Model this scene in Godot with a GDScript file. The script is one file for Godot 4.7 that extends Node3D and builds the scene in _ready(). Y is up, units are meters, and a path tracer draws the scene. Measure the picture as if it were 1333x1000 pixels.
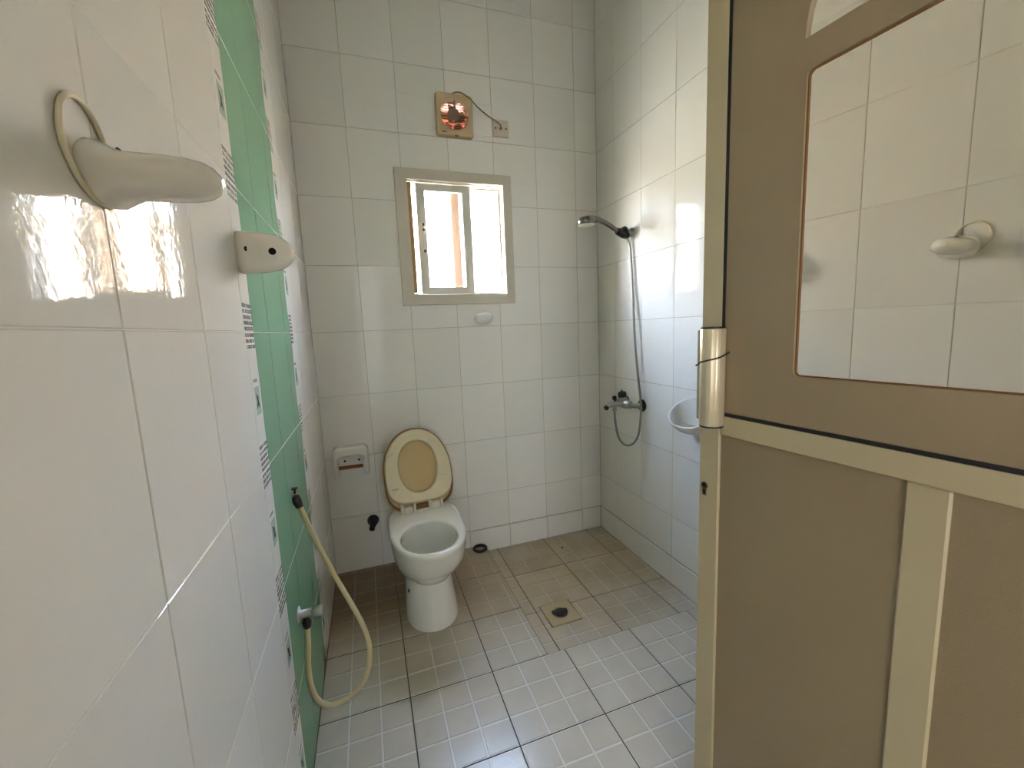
extends Node3D

const E := 1.3013        # height of the eye-level tile joint above the floor; V() measures heights from that joint
const T := 0.33          # wall tile height
const TW := 0.25         # wall tile width
const W := 1.637         # room width, from the left wall
const D := 2.332         # back wall distance
const SUNK := -1.3445    # shower floor, measured from the eye-level joint
const CEIL := 1.98

var rng := RandomNumberGenerator.new()
var used := {}
var mats := {}
var tile_cache := {}

# ------------------------------------------------------------------ geometry helper
class Geo:
	var st := SurfaceTool.new()
	var xf := Transform3D()
	var col := Color.WHITE
	var group := 0

	func _init() -> void:
		st.begin(Mesh.PRIMITIVE_TRIANGLES)
		flat()

	func flat() -> void:
		st.set_smooth_group(-1)

	func smooth() -> void:
		group += 1
		st.set_smooth_group(group)

	func vert(p: Vector3, uv: Vector2) -> void:
		st.set_color(col)
		st.set_uv(uv)
		st.add_vertex(xf * p)

	func tri(a: Vector3, b: Vector3, c: Vector3, ua := Vector2.ZERO, ub := Vector2.ZERO, uc := Vector2.ZERO) -> void:
		vert(a, ua)
		vert(c, uc)
		vert(b, ub)

	func quad(a: Vector3, b: Vector3, c: Vector3, d: Vector3) -> void:
		tri(a, b, c)
		tri(a, c, d)

	# a quad that faces away from a point
	func quad_from(a: Vector3, b: Vector3, c: Vector3, d: Vector3, inside: Vector3) -> void:
		var n := (b - a).cross(c - a) + (c - a).cross(d - a)
		if n.dot((a + b + c + d) / 4.0 - inside) < 0.0:
			quad(a, d, c, b)
		else:
			quad(a, b, c, d)

	func box(lo: Vector3, hi: Vector3, bev := 0.0) -> void:
		var c := (lo + hi) / 2.0
		var h := (hi - lo) / 2.0
		bev = minf(bev, minf(h.x, minf(h.y, h.z)) * 0.9)
		var p := func(s: Vector3, k: int) -> Vector3:
			var q := h - Vector3(bev, bev, bev)
			q[k] = h[k]
			return c + q * s
		for k in 3:
			var i := (k + 1) % 3
			var j := (k + 2) % 3
			for sk in [-1.0, 1.0]:
				var q := []
				for s in [[-1, -1], [1, -1], [1, 1], [-1, 1]]:
					var s3 := Vector3.ZERO
					s3[k] = sk
					s3[i] = s[0]
					s3[j] = s[1]
					q.append(p.call(s3, k))
				quad_from(q[0], q[1], q[2], q[3], c)
			if bev > 0.0:
				for si in [-1.0, 1.0]:
					for sj in [-1.0, 1.0]:
						var s3 := Vector3.ZERO
						s3[i] = si
						s3[j] = sj
						var s4 := s3
						s3[k] = -1.0
						s4[k] = 1.0
						quad_from(p.call(s3, i), p.call(s3, j), p.call(s4, j), p.call(s4, i), c)
		if bev > 0.0:
			for sx in [-1.0, 1.0]:
				for sy in [-1.0, 1.0]:
					for sz in [-1.0, 1.0]:
						var s := Vector3(sx, sy, sz)
						if sx * sy * sz > 0.0:
							tri(p.call(s, 0), p.call(s, 1), p.call(s, 2))
						else:
							tri(p.call(s, 0), p.call(s, 2), p.call(s, 1))

	# rings listed counter-clockwise seen from the end they go towards
	func loft(rings: Array, cap0 := true, cap1 := true) -> void:
		smooth()
		for r in rings.size() - 1:
			var a: PackedVector3Array = rings[r]
			var b: PackedVector3Array = rings[r + 1]
			for i in a.size():
				var j := (i + 1) % a.size()
				quad(a[i], a[j], b[j], b[i])
		if cap0:
			fan(rings[0], true)
		if cap1:
			fan(rings[-1], false)

	func fan(ring: PackedVector3Array, back: bool) -> void:
		flat()
		var c := Vector3.ZERO
		for p in ring:
			c += p / ring.size()
		for i in ring.size():
			var j := (i + 1) % ring.size()
			if back:
				tri(c, ring[j], ring[i])
			else:
				tri(c, ring[i], ring[j])

	# profile of (radius, height) turned about y
	func lathe(profile: Array, seg := 24, cap0 := true, cap1 := true) -> void:
		var rings := []
		for q in profile:
			var ring := PackedVector3Array()
			for i in seg:
				var t := TAU * i / seg
				ring.append(Vector3(q.x * cos(t), q.y, -q.x * sin(t)))
			rings.append(ring)
		loft(rings, cap0, cap1)

	func tube(pts: PackedVector3Array, radius: Array, seg := 10, cap := true) -> void:
		var rings := []
		var up := Vector3.ZERO
		for i in pts.size():
			var dir := (pts[mini(i + 1, pts.size() - 1)] - pts[maxi(i - 1, 0)]).normalized()
			if i == 0:
				up = dir.cross(Vector3(0.31, 0.52, 0.79)).normalized()
			up = (up - dir * up.dot(dir)).normalized()
			var side := dir.cross(up)
			var f := float(i) / maxi(1, pts.size() - 1) * (radius.size() - 1)
			var r: float = lerpf(radius[int(f)], radius[mini(int(f) + 1, radius.size() - 1)], f - int(f))
			var ring := PackedVector3Array()
			for k in seg:
				var t := TAU * k / seg
				ring.append(pts[i] + (up * cos(t) + side * sin(t)) * r)
			rings.append(ring)
		loft(rings, cap, cap)

	# polygon counter-clockwise in the xy plane, from z = 0 to depth, with a bevelled front
	func prism(poly: PackedVector2Array, depth: float, bev := 0.0) -> void:
		var n := poly.size()
		var ins := Geo.inset(poly, bev)
		smooth()
		for i in n:
			var j := (i + 1) % n
			quad(v3(poly[i], 0), v3(poly[j], 0), v3(poly[j], depth - bev), v3(poly[i], depth - bev))
		if bev > 0.0:
			smooth()
			for i in n:
				var j := (i + 1) % n
				quad(v3(poly[i], depth - bev), v3(poly[j], depth - bev), v3(ins[j], depth), v3(ins[i], depth))
		flat()
		var t := Geometry2D.triangulate_polygon(ins)
		for i in range(0, t.size(), 3):
			var a := ins[t[i]]
			var b := ins[t[i + 1]]
			var c := ins[t[i + 2]]
			if (b - a).cross(c - a) < 0.0:
				var x := b
				b = c
				c = x
			tri(v3(a, depth), v3(b, depth), v3(c, depth))
			tri(v3(a, 0), v3(c, 0), v3(b, 0))

	# a flat ring between two outlines with the same number of points, both counter-clockwise
	func ring_plate(outer: PackedVector2Array, inner: PackedVector2Array, z0: float, z1: float, bev := 0.0) -> void:
		var n := outer.size()
		var oi := Geo.inset(outer, bev)
		var ii := Geo.inset(inner, -bev)
		for i in n:
			var j := (i + 1) % n
			flat()
			quad(v3(oi[i], z1), v3(oi[j], z1), v3(ii[j], z1), v3(ii[i], z1))
			quad(v3(outer[j], z0), v3(outer[i], z0), v3(inner[i], z0), v3(inner[j], z0))
		smooth()
		for i in n:
			var j := (i + 1) % n
			quad(v3(outer[i], z0), v3(outer[j], z0), v3(outer[j], z1 - bev), v3(outer[i], z1 - bev))
			if bev > 0.0:
				quad(v3(outer[i], z1 - bev), v3(outer[j], z1 - bev), v3(oi[j], z1), v3(oi[i], z1))
		smooth()
		for i in n:
			var j := (i + 1) % n
			quad(v3(inner[j], z0), v3(inner[i], z0), v3(inner[i], z1 - bev), v3(inner[j], z1 - bev))
			if bev > 0.0:
				quad(v3(inner[j], z1 - bev), v3(inner[i], z1 - bev), v3(ii[i], z1), v3(ii[j], z1))

	func v3(p: Vector2, z: float) -> Vector3:
		return Vector3(p.x, p.y, z)

	static func inset(poly: PackedVector2Array, by: float) -> PackedVector2Array:
		if by == 0.0:
			return poly
		var out := PackedVector2Array()
		for i in poly.size():
			var a := poly[i] - poly[i - 1]
			var b := poly[(i + 1) % poly.size()] - poly[i]
			var na := Vector2(-a.y, a.x).normalized()
			var nb := Vector2(-b.y, b.x).normalized()
			var m := (na + nb).normalized()
			out.append(poly[i] + m * by / maxf(0.4, m.dot(na)))
		return out

	func done() -> ArrayMesh:
		st.generate_normals()
		return st.commit()


# ------------------------------------------------------------------ scene helpers
func V(x: float, y: float, z: float) -> Vector3:
	return Vector3(x, y + E, z)


func numbered(called: String) -> String:
	var n: int = used.get(called, 0)
	used[called] = n + 1
	return called if n == 0 else "%s_%03d" % [called, n]


func obj(called: String, geo, mat: Material, parent: Node = self) -> MeshInstance3D:
	var o := MeshInstance3D.new()
	o.mesh = geo.done() if geo is Geo else geo
	o.material_override = mat
	o.name = numbered(called) if parent == self else called
	parent.add_child(o, true)
	return o


func tag(o: Node, label: String, category: String, group := "") -> Node:
	o.set_meta("label", label)
	o.set_meta("category", category)
	if group:
		o.set_meta("group", group)
	return o


func thing(called: String, label: String, category: String, at := Vector3.ZERO, group := "") -> Node3D:
	var o := Node3D.new()
	o.name = numbered(called)
	o.position = at
	add_child(o, true)
	tag(o, label, category, group)
	return o


func struct(called: String, geo, mat: Material, label: String, category := "") -> MeshInstance3D:
	var o := obj(called, geo, mat)
	o.set_meta("kind", "structure")
	o.set_meta("label", label)
	o.set_meta("category", category)
	return o


func part_label(o: Node, label: String) -> void:
	o.set_meta("label", label)


func curve(pts: Array, step := 0.012) -> PackedVector3Array:
	var c := Curve3D.new()
	for i in pts.size():
		var t: Vector3 = (pts[mini(i + 1, pts.size() - 1)] - pts[maxi(i - 1, 0)]) / 6.0
		c.add_point(pts[i], -t, t)
	c.bake_interval = step
	return c.get_baked_points()


# points of a superellipse, counter-clockwise
func oval(cx: float, cy: float, a: float, b: float, n := 32, e := 2.0) -> PackedVector2Array:
	var out := PackedVector2Array()
	for i in n:
		var t := TAU * i / n
		out.append(Vector2(cx + a * signf(cos(t)) * pow(absf(cos(t)), 2.0 / e), cy + b * signf(sin(t)) * pow(absf(sin(t)), 2.0 / e)))
	return out


func round_rect(x0: float, y0: float, x1: float, y1: float, r: float, n := 5) -> PackedVector2Array:
	var out := PackedVector2Array()
	for k in 4:
		var c := Vector2(x1 - r if k == 0 or k == 3 else x0 + r, y1 - r if k < 2 else y0 + r)
		for i in n + 1:
			var t := PI / 2 * (k + float(i) / n)
			out.append(c + Vector2(cos(t), sin(t)) * r)
	return out


# where a ray from c leaves a polygon
func leave(poly: PackedVector2Array, c: Vector2, dir: Vector2) -> Vector2:
	var best := c
	for i in poly.size():
		var hit = Geometry2D.segment_intersects_segment(c, c + dir * 10.0, poly[i], poly[(i + 1) % poly.size()])
		if hit != null and hit.distance_to(c) > best.distance_to(c):
			best = hit
	return best


func frame_xf(u: Vector3, v: Vector3, w: Vector3, o: Vector3) -> Transform3D:
	return Transform3D(Basis(u, v, w), o)


# ------------------------------------------------------------------ materials
func noise_tex(freq: float, octaves: int, sd: int, normal := false, strength := 4.0, size := 512, ramp: Gradient = null) -> NoiseTexture2D:
	var n := FastNoiseLite.new()
	n.noise_type = FastNoiseLite.TYPE_SIMPLEX_SMOOTH
	n.frequency = freq
	n.fractal_octaves = octaves
	n.seed = sd
	var t := NoiseTexture2D.new()
	t.width = size
	t.height = size
	t.seamless = true
	t.noise = n
	t.as_normal_map = normal
	t.bump_strength = strength
	if ramp:
		t.color_ramp = ramp
	return t


func mat(called: String, c: Color, rough := 0.5, metal := 0.0) -> StandardMaterial3D:
	if mats.has(called):
		return mats[called]
	var m := StandardMaterial3D.new()
	m.resource_name = called
	m.albedo_color = c
	m.roughness = rough
	m.metallic = metal
	mats[called] = m
	return m


func rgb(r: int, g: int, b: int) -> Color:
	return Color8(r, g, b)


func ripple(m: StandardMaterial3D, tex: Texture2D, scale: float, amount: float) -> void:
	m.normal_enabled = true
	m.normal_texture = tex
	m.normal_scale = amount
	m.uv1_triplanar = true
	m.uv1_world_triplanar = true
	m.uv1_scale = Vector3.ONE * scale


func make_materials() -> void:
	var wave := noise_tex(0.02, 4, 3, true, 6.0)
	for k in 3:
		var g := mat("glazed_tile_%d" % k, [rgb(238, 234, 223), rgb(235, 231, 220), rgb(240, 236, 226)][k], 0.04)
		g.metallic_specular = 0.26
		ripple(g, wave, 5.0, 0.035)
	mat("grout", rgb(176, 166, 146), 0.9)
	mat("joint_highlight", rgb(236, 232, 222), 0.8)  # white that paints the bevel highlight on the row joints
	mat("floor_tile", Color.WHITE, 0.2).vertex_color_use_as_albedo = true
	mats.floor_tile.metallic_specular = 0.4
	ripple(mats.floor_tile, noise_tex(0.03, 3, 5, true, 6.0), 3.0, 0.12)
	mat("floor_grout", rgb(86, 74, 58), 0.95)
	var ceramic := mat("ceramic", rgb(238, 233, 220), 0.12)
	ceramic.clearcoat_enabled = true
	ceramic.clearcoat = 0.5
	ceramic.clearcoat_roughness = 0.05
	mat("ceramic_white", rgb(232, 230, 224), 0.1)
	mat("seat_plastic", rgb(222, 207, 168), 0.3)
	mat("lid_plastic", rgb(196, 166, 112), 0.4)  # darker and more tan than the seat
	mat("dirt_shade_brown", rgb(120, 82, 42), 0.7)  # brown of lid grime and mirror seal; also paints the hinge shade
	mat("hinge_plastic", rgb(222, 214, 192), 0.35)
	mat("black_rubber", rgb(20, 20, 22), 0.6)
	mat("black_plastic", rgb(18, 18, 20), 0.35)
	mat("hole_dark", rgb(8, 8, 8), 0.9)
	mat("chrome", rgb(120, 119, 115), 0.16, 1.0)
	mat("worn_chrome", rgb(172, 170, 162), 0.34, 1.0)
	mat("satin_chrome", rgb(176, 174, 166), 0.4, 0.6)
	mat("hose_metal", rgb(150, 148, 142), 0.32, 0.9)
	mat("aluminium", rgb(216, 202, 170), 0.33, 0.5)
	mat("window_frame", rgb(206, 196, 176), 0.45)
	mat("sash", rgb(224, 217, 202), 0.4)
	mat("sash_backlit", rgb(122, 90, 54), 0.5)  # browned to paint the rear sash as a backlit silhouette
	mat("door_stile", rgb(176, 161, 126), 0.45)
	var pn := mat("door_panel", rgb(139, 121, 90), 0.55)
	ripple(pn, noise_tex(0.06, 2, 9, true, 8.0), 14.0, 0.35)
	mat("door_insert", rgb(144, 125, 95), 0.42)
	mat("mirror", rgb(243, 243, 236), 0.015, 1.0)
	mat("fan_plastic", rgb(200, 174, 134), 0.4)
	mat("fan_slat_backlit", rgb(226, 160, 124), 0.5)  # beige plastic, with the pink of light shining through painted in
	mat("fan_louver", rgb(176, 100, 70), 0.6)
	mat("fan_hub", rgb(150, 120, 92), 0.5)
	mat("fan_blade", rgb(120, 84, 60), 0.5)
	mat("plate_plastic", rgb(206, 190, 172), 0.45)
	mat("cable", rgb(150, 132, 96), 0.6)
	mat("cream_hose", rgb(206, 190, 144), 0.45)
	mat("silicone", rgb(226, 214, 184), 0.5)
	mat("drain_plate", rgb(172, 152, 114), 0.35)
	mat("rust", rgb(150, 92, 46), 0.9)
	mat("mortar", rgb(168, 148, 116), 0.95)
	mat("plaster", rgb(230, 227, 218), 0.9)
	mat("peach_render", rgb(236, 198, 160), 0.95)
	mat("outdoor_render", rgb(236, 228, 212), 0.95)
	mat("outdoor_wood", rgb(224, 150, 92), 0.8)
	mat("outdoor_ground", rgb(222, 210, 186), 0.95)
	mat("steel_lock", rgb(120, 100, 70), 0.35, 0.9)
	var pane := mat("glass", Color(1, 1, 1, 0.06), 0.02)
	pane.transparency = BaseMaterial3D.TRANSPARENCY_ALPHA
	var bt := mat("border_tile", Color.WHITE, 0.05)
	bt.metallic_specular = 0.26
	bt.albedo_texture = border_print()
	bt.texture_repeat = false


# the print of the border: white, a green band with a wavy right edge, blocks of tiny lettering and leaf squares
func border_print() -> ImageTexture:
	var w := 1200
	var h := 528
	var im := Image.create(w, h, false, Image.FORMAT_RGB8)
	im.fill(rgb(237, 233, 222))
	var green := rgb(120, 163, 127)
	for y in h:
		var x0 := int((0.078 + 0.002 * sin(TAU * y / h)) * 1600)
		var x1 := int((0.605 + 0.012 * sin(TAU * y / h + 0.6)) * 1600)
		im.fill_rect(Rect2i(x0, y, x1 - x0, 1), green)
	var r := RandomNumberGenerator.new()
	r.seed = 21
	var ink := rgb(52, 56, 52)
	for side in 2:
		var left := 4 if side == 0 else 972
		var wide := 128 if side == 0 else 92
		for y in range(6, h - 4, 21):
			if y > 58 and y < 424:
				continue
			var x := left
			while x < left + wide - 8:
				var ww := r.randi_range(5, 11)
				im.fill_rect(Rect2i(x, y, ww, 13), ink)
				if r.randf() < 0.6:
					im.fill_rect(Rect2i(x + 3, y + 4, maxi(1, ww - 6), 4), rgb(237, 233, 222))
				x += ww + (3 if r.randf() < 0.8 else 9)
		var bx := 34 if side == 0 else 990
		for k in 5:
			im.fill_rect(Rect2i(bx + k * 12, 176, 8, 12), rgb(110, 112, 106))
		# a square with two crossing leaves
		im.fill_rect(Rect2i(bx, 206, 72, 106), rgb(176, 196, 178))
		for y in 106:
			for x in 72:
				var p := Vector2(x / 72.0 - 0.5, y / 106.0 - 0.5)
				var a := p.rotated(0.7)
				var b := p.rotated(-0.8) - Vector2(0, 0.08)
				if absf(a.x) < 0.13 * cos(a.y * 4.2) or absf(b.x) < 0.09 * cos(b.y * 4.6):
					im.set_pixel(bx + x, 206 + y, rgb(48, 70, 52))
	return ImageTexture.create_from_image(im)


# ------------------------------------------------------------------ tiles
func minus(rects: Array, cut: Rect2) -> Array:
	var out := []
	for r in rects:
		if not r.intersects(cut):
			out.append(r)
			continue
		var a: Vector2 = r.position
		var b: Vector2 = r.end
		var c := cut.position
		var d := cut.end
		if c.y > a.y:
			out.append(Rect2(a, Vector2(b.x - a.x, c.y - a.y)))
		if d.y < b.y:
			out.append(Rect2(Vector2(a.x, d.y), Vector2(b.x - a.x, b.y - d.y)))
		var y0 := maxf(a.y, c.y)
		var y1 := minf(b.y, d.y)
		if c.x > a.x:
			out.append(Rect2(Vector2(a.x, y0), Vector2(c.x - a.x, y1 - y0)))
		if d.x < b.x:
			out.append(Rect2(Vector2(d.x, y0), Vector2(b.x - d.x, y1 - y0)))
	return out.filter(func(q): return q.size.x > 0.004 and q.size.y > 0.004)


# one glazed tile; its face at w = 0, its back in the bed; uv spans uv_rect (in the tile's plane) when given
func tile_mesh(rects: Array, uv_rect := Rect2()) -> ArrayMesh:
	var key := str(rects) + str(uv_rect)
	if tile_cache.has(key):
		return tile_cache[key]
	var g := Geo.new()
	var b := 0.0011
	var uv := func(p: Vector3) -> Vector2:
		return Vector2((p.x - uv_rect.position.x) / uv_rect.size.x, (uv_rect.end.y - p.y) / uv_rect.size.y) if uv_rect.size.x > 0.0 else Vector2(p.x, -p.y)
	for r in rects:
		var lo: Vector2 = r.position
		var hi: Vector2 = r.end
		var f := [Vector3(lo.x + b, lo.y + b, 0), Vector3(hi.x - b, lo.y + b, 0), Vector3(hi.x - b, hi.y - b, 0), Vector3(lo.x + b, hi.y - b, 0)]
		var e := [Vector3(lo.x, lo.y, -b), Vector3(hi.x, lo.y, -b), Vector3(hi.x, hi.y, -b), Vector3(lo.x, hi.y, -b)]
		var k := [Vector3(lo.x, lo.y, -0.006), Vector3(hi.x, lo.y, -0.006), Vector3(hi.x, hi.y, -0.006), Vector3(lo.x, hi.y, -0.006)]
		g.tri(f[0], f[1], f[2], uv.call(f[0]), uv.call(f[1]), uv.call(f[2]))
		g.tri(f[0], f[2], f[3], uv.call(f[0]), uv.call(f[2]), uv.call(f[3]))
		for i in 4:
			var j := (i + 1) % 4
			for q in [[e, f], [k, e]]:
				var p0: Vector3 = q[0][i]
				var p1: Vector3 = q[0][j]
				var p2: Vector3 = q[1][j]
				var p3: Vector3 = q[1][i]
				g.tri(p0, p1, p2, uv.call(p0), uv.call(p1), uv.call(p2))
				g.tri(p0, p2, p3, uv.call(p0), uv.call(p2), uv.call(p3))
	var m := g.done()
	tile_cache[key] = m
	return m


# tiles a wall: basis u (along), v (up), w (into the room); cols and rows are the joints, in u and in height from the eye-level joint
func tile_wall(wall: Node, basis: Basis, origin: Vector3, cols: Array, rows: Array, cuts: Array, border := -1) -> void:
	var gap := 0.0009
	for i in cols.size() - 1:
		for j in rows.size() - 1:
			var r := Rect2(cols[i] + gap, rows[j] + gap, cols[i + 1] - cols[i] - 2 * gap, rows[j + 1] - rows[j] - 2 * gap)
			var rects := [r]
			for c in cuts:
				rects = minus(rects, c)
			if rects.is_empty():
				continue
			var c0 := r.get_center()
			var local := []
			for q in rects:
				var p: Vector2 = (q.position - c0).snapped(Vector2(0.0001, 0.0001))
				local.append(Rect2(p, q.size.snapped(Vector2(0.0001, 0.0001))))
			var o := MeshInstance3D.new()
			o.name = "tile"
			if border >= 0 and i >= border and i < border + 3:
				var full := Rect2(Vector2(cols[border], roundf(rows[j + 1] / T) * T - T) - c0, Vector2(0.75, T))
				o.mesh = tile_mesh(local, full)
				o.material_override = mats.border_tile
			else:
				o.mesh = tile_mesh(local)
				o.material_override = mats["glazed_tile_%d" % rng.randi_range(0, 2)]
			var b := basis * Basis(Vector3(1, 0, 0), rng.randfn(0, 0.0006)) * Basis(Vector3(0, 1, 0), rng.randfn(0, 0.0006))
			o.transform = Transform3D(b, origin + basis.x * c0.x + basis.y * (c0.y + E) + basis.z * rng.randf_range(-0.0001, 0.0001))
			wall.add_child(o, true)


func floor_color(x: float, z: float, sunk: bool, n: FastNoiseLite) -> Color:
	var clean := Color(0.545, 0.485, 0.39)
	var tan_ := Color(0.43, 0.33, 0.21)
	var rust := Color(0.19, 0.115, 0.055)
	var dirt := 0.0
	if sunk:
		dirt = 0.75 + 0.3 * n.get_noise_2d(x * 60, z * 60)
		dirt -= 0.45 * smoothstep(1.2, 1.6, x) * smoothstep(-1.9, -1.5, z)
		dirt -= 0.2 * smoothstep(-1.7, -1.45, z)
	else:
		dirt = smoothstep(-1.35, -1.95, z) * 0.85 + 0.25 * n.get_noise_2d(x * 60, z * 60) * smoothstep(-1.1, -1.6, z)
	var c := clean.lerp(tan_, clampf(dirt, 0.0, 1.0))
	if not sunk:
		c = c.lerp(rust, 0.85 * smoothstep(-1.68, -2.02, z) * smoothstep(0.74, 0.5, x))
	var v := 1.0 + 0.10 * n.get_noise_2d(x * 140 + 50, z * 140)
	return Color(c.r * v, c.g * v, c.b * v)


# one floor tile: nine pads with lighter shallow grooves between them
func floor_tile(rect: Rect2, pads: Array, sunk: bool, cut: Array, n: FastNoiseLite) -> Geo:
	var g := Geo.new()
	var jit := rng.randf_range(0.94, 1.05)
	var quad_up := func(r: Rect2, y: float, soft: float, y0: float, tint: float) -> void:
		var a := r.position
		var b := r.end
		var steps := 2 if r.size.x > 0.07 and r.size.y > 0.07 else 1
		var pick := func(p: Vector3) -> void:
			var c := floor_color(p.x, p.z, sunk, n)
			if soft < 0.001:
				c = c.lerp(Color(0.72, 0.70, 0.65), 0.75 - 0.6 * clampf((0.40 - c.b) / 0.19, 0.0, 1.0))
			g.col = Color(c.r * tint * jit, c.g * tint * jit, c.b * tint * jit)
		for i in steps:
			for j in steps:
				var q0 := a + soft * Vector2.ONE + (r.size - 2 * soft * Vector2.ONE) * Vector2(i, j) / steps
				var q1 := a + soft * Vector2.ONE + (r.size - 2 * soft * Vector2.ONE) * Vector2(i + 1, j + 1) / steps
				var p := [Vector3(q0.x, y, -q0.y), Vector3(q1.x, y, -q0.y), Vector3(q1.x, y, -q1.y), Vector3(q0.x, y, -q1.y)]
				for t in [[0, 1, 2], [0, 2, 3]]:
					for k in [t[0], t[2], t[1]]:
						pick.call(p[k])
						g.vert(p[k], Vector2.ZERO)
		var f := [Vector3(a.x + soft, y, -a.y - soft), Vector3(b.x - soft, y, -a.y - soft), Vector3(b.x - soft, y, -b.y + soft), Vector3(a.x + soft, y, -b.y + soft)]
		var e := [Vector3(a.x, y0, -a.y), Vector3(b.x, y0, -a.y), Vector3(b.x, y0, -b.y), Vector3(a.x, y0, -b.y)]
		for i in 4:
			var j := (i + 1) % 4
			pick.call(e[i])
			g.quad(e[i], e[j], f[j], f[i])
	var all := [rect]
	for c in cut:
		all = minus(all, c)
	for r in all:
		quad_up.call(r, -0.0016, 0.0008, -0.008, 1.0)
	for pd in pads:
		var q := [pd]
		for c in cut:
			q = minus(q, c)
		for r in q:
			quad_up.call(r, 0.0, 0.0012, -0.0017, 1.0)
	return g


func lay_floor(parent: Node, xs: Array, zs: Array, height: float, sunk: bool, cut: Array, n: FastNoiseLite, x_from := [], z_from := []) -> void:
	# zs run away from the camera as positive depths
	for i in xs.size() - 1:
		for j in zs.size() - 1:
			var gap := 0.0016
			var rect := Rect2(xs[i] + gap, zs[j] + gap, xs[i + 1] - xs[i] - 2 * gap, zs[j + 1] - zs[j] - 2 * gap)
			if rect.size.x < 0.006 or rect.size.y < 0.006:
				continue
			# the whole tile that this piece was cut from
			var fx: float = x_from[i] if x_from else xs[i]
			var fz: float = z_from[j] if z_from else zs[j]
			var pads := []
			var s := 0.3025 / 3.0
			for a in 3:
				for b in 3:
					var p := Rect2(fx + 0.001 + a * s + 0.0032, fz + 0.001 + b * s + 0.0032, s - 0.0064, s - 0.0064).intersection(rect)
					if p.size.x > 0.004 and p.size.y > 0.004:
						pads.append(p)
			var o := obj("tile", floor_tile(rect, pads, sunk, cut, n), mats.floor_tile, parent)
			o.position = Vector3(0, height + rng.randf_range(-0.0004, 0.0004), 0)


# ------------------------------------------------------------------ the scene
func _ready() -> void:
	rng.seed = 11
	# camera
	var cam := Camera3D.new()
	cam.name = "camera"
	cam.position = V(0.253, -0.0159, 0)
	cam.rotation = Vector3(-0.1326, -0.3288, -0.0415)
	cam.fov = rad_to_deg(2.0 * atan(500.0 / 547.0))
	cam.near = 0.02
	cam.current = true
	add_child(cam)
	# sky, exposure
	var env := Environment.new()
	env.background_mode = Environment.BG_SKY
	var sky := ProceduralSkyMaterial.new()
	sky.sky_top_color = rgb(122, 140, 168)
	sky.sky_horizon_color = rgb(240, 244, 250)
	sky.ground_bottom_color = rgb(190, 170, 140)
	sky.ground_horizon_color = rgb(220, 215, 205)
	sky.sky_energy_multiplier = 7.0
	sky.ground_energy_multiplier = 4.2
	env.sky = Sky.new()
	env.sky.sky_material = sky
	env.tonemap_mode = Environment.TONE_MAPPER_LINEAR
	env.tonemap_exposure = 2.6
	env.sdfgi_enabled = true
	env.ssao_enabled = true
	env.ssil_enabled = true
	var we := WorldEnvironment.new()
	we.name = "world_environment"
	we.environment = env
	add_child(we)
	# the sun, which stands behind the house and lights what is seen through the window
	var sun := DirectionalLight3D.new()
	sun.name = "sun"
	sun.light_energy = 10.0
	sun.light_color = rgb(255, 250, 240)
	sun.light_angular_distance = 0.5
	sun.shadow_enabled = true
	sun.look_at_from_position(Vector3.ZERO, Vector3(0.45, -0.75, -0.6))
	add_child(sun)

	make_materials()
	build_shell()
	build_outside()
	build_window()
	build_door()
	build_toilet()
	build_fan()
	build_wall_fittings()
	build_shower()
	build_bidet()
	build_floor_things()


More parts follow.
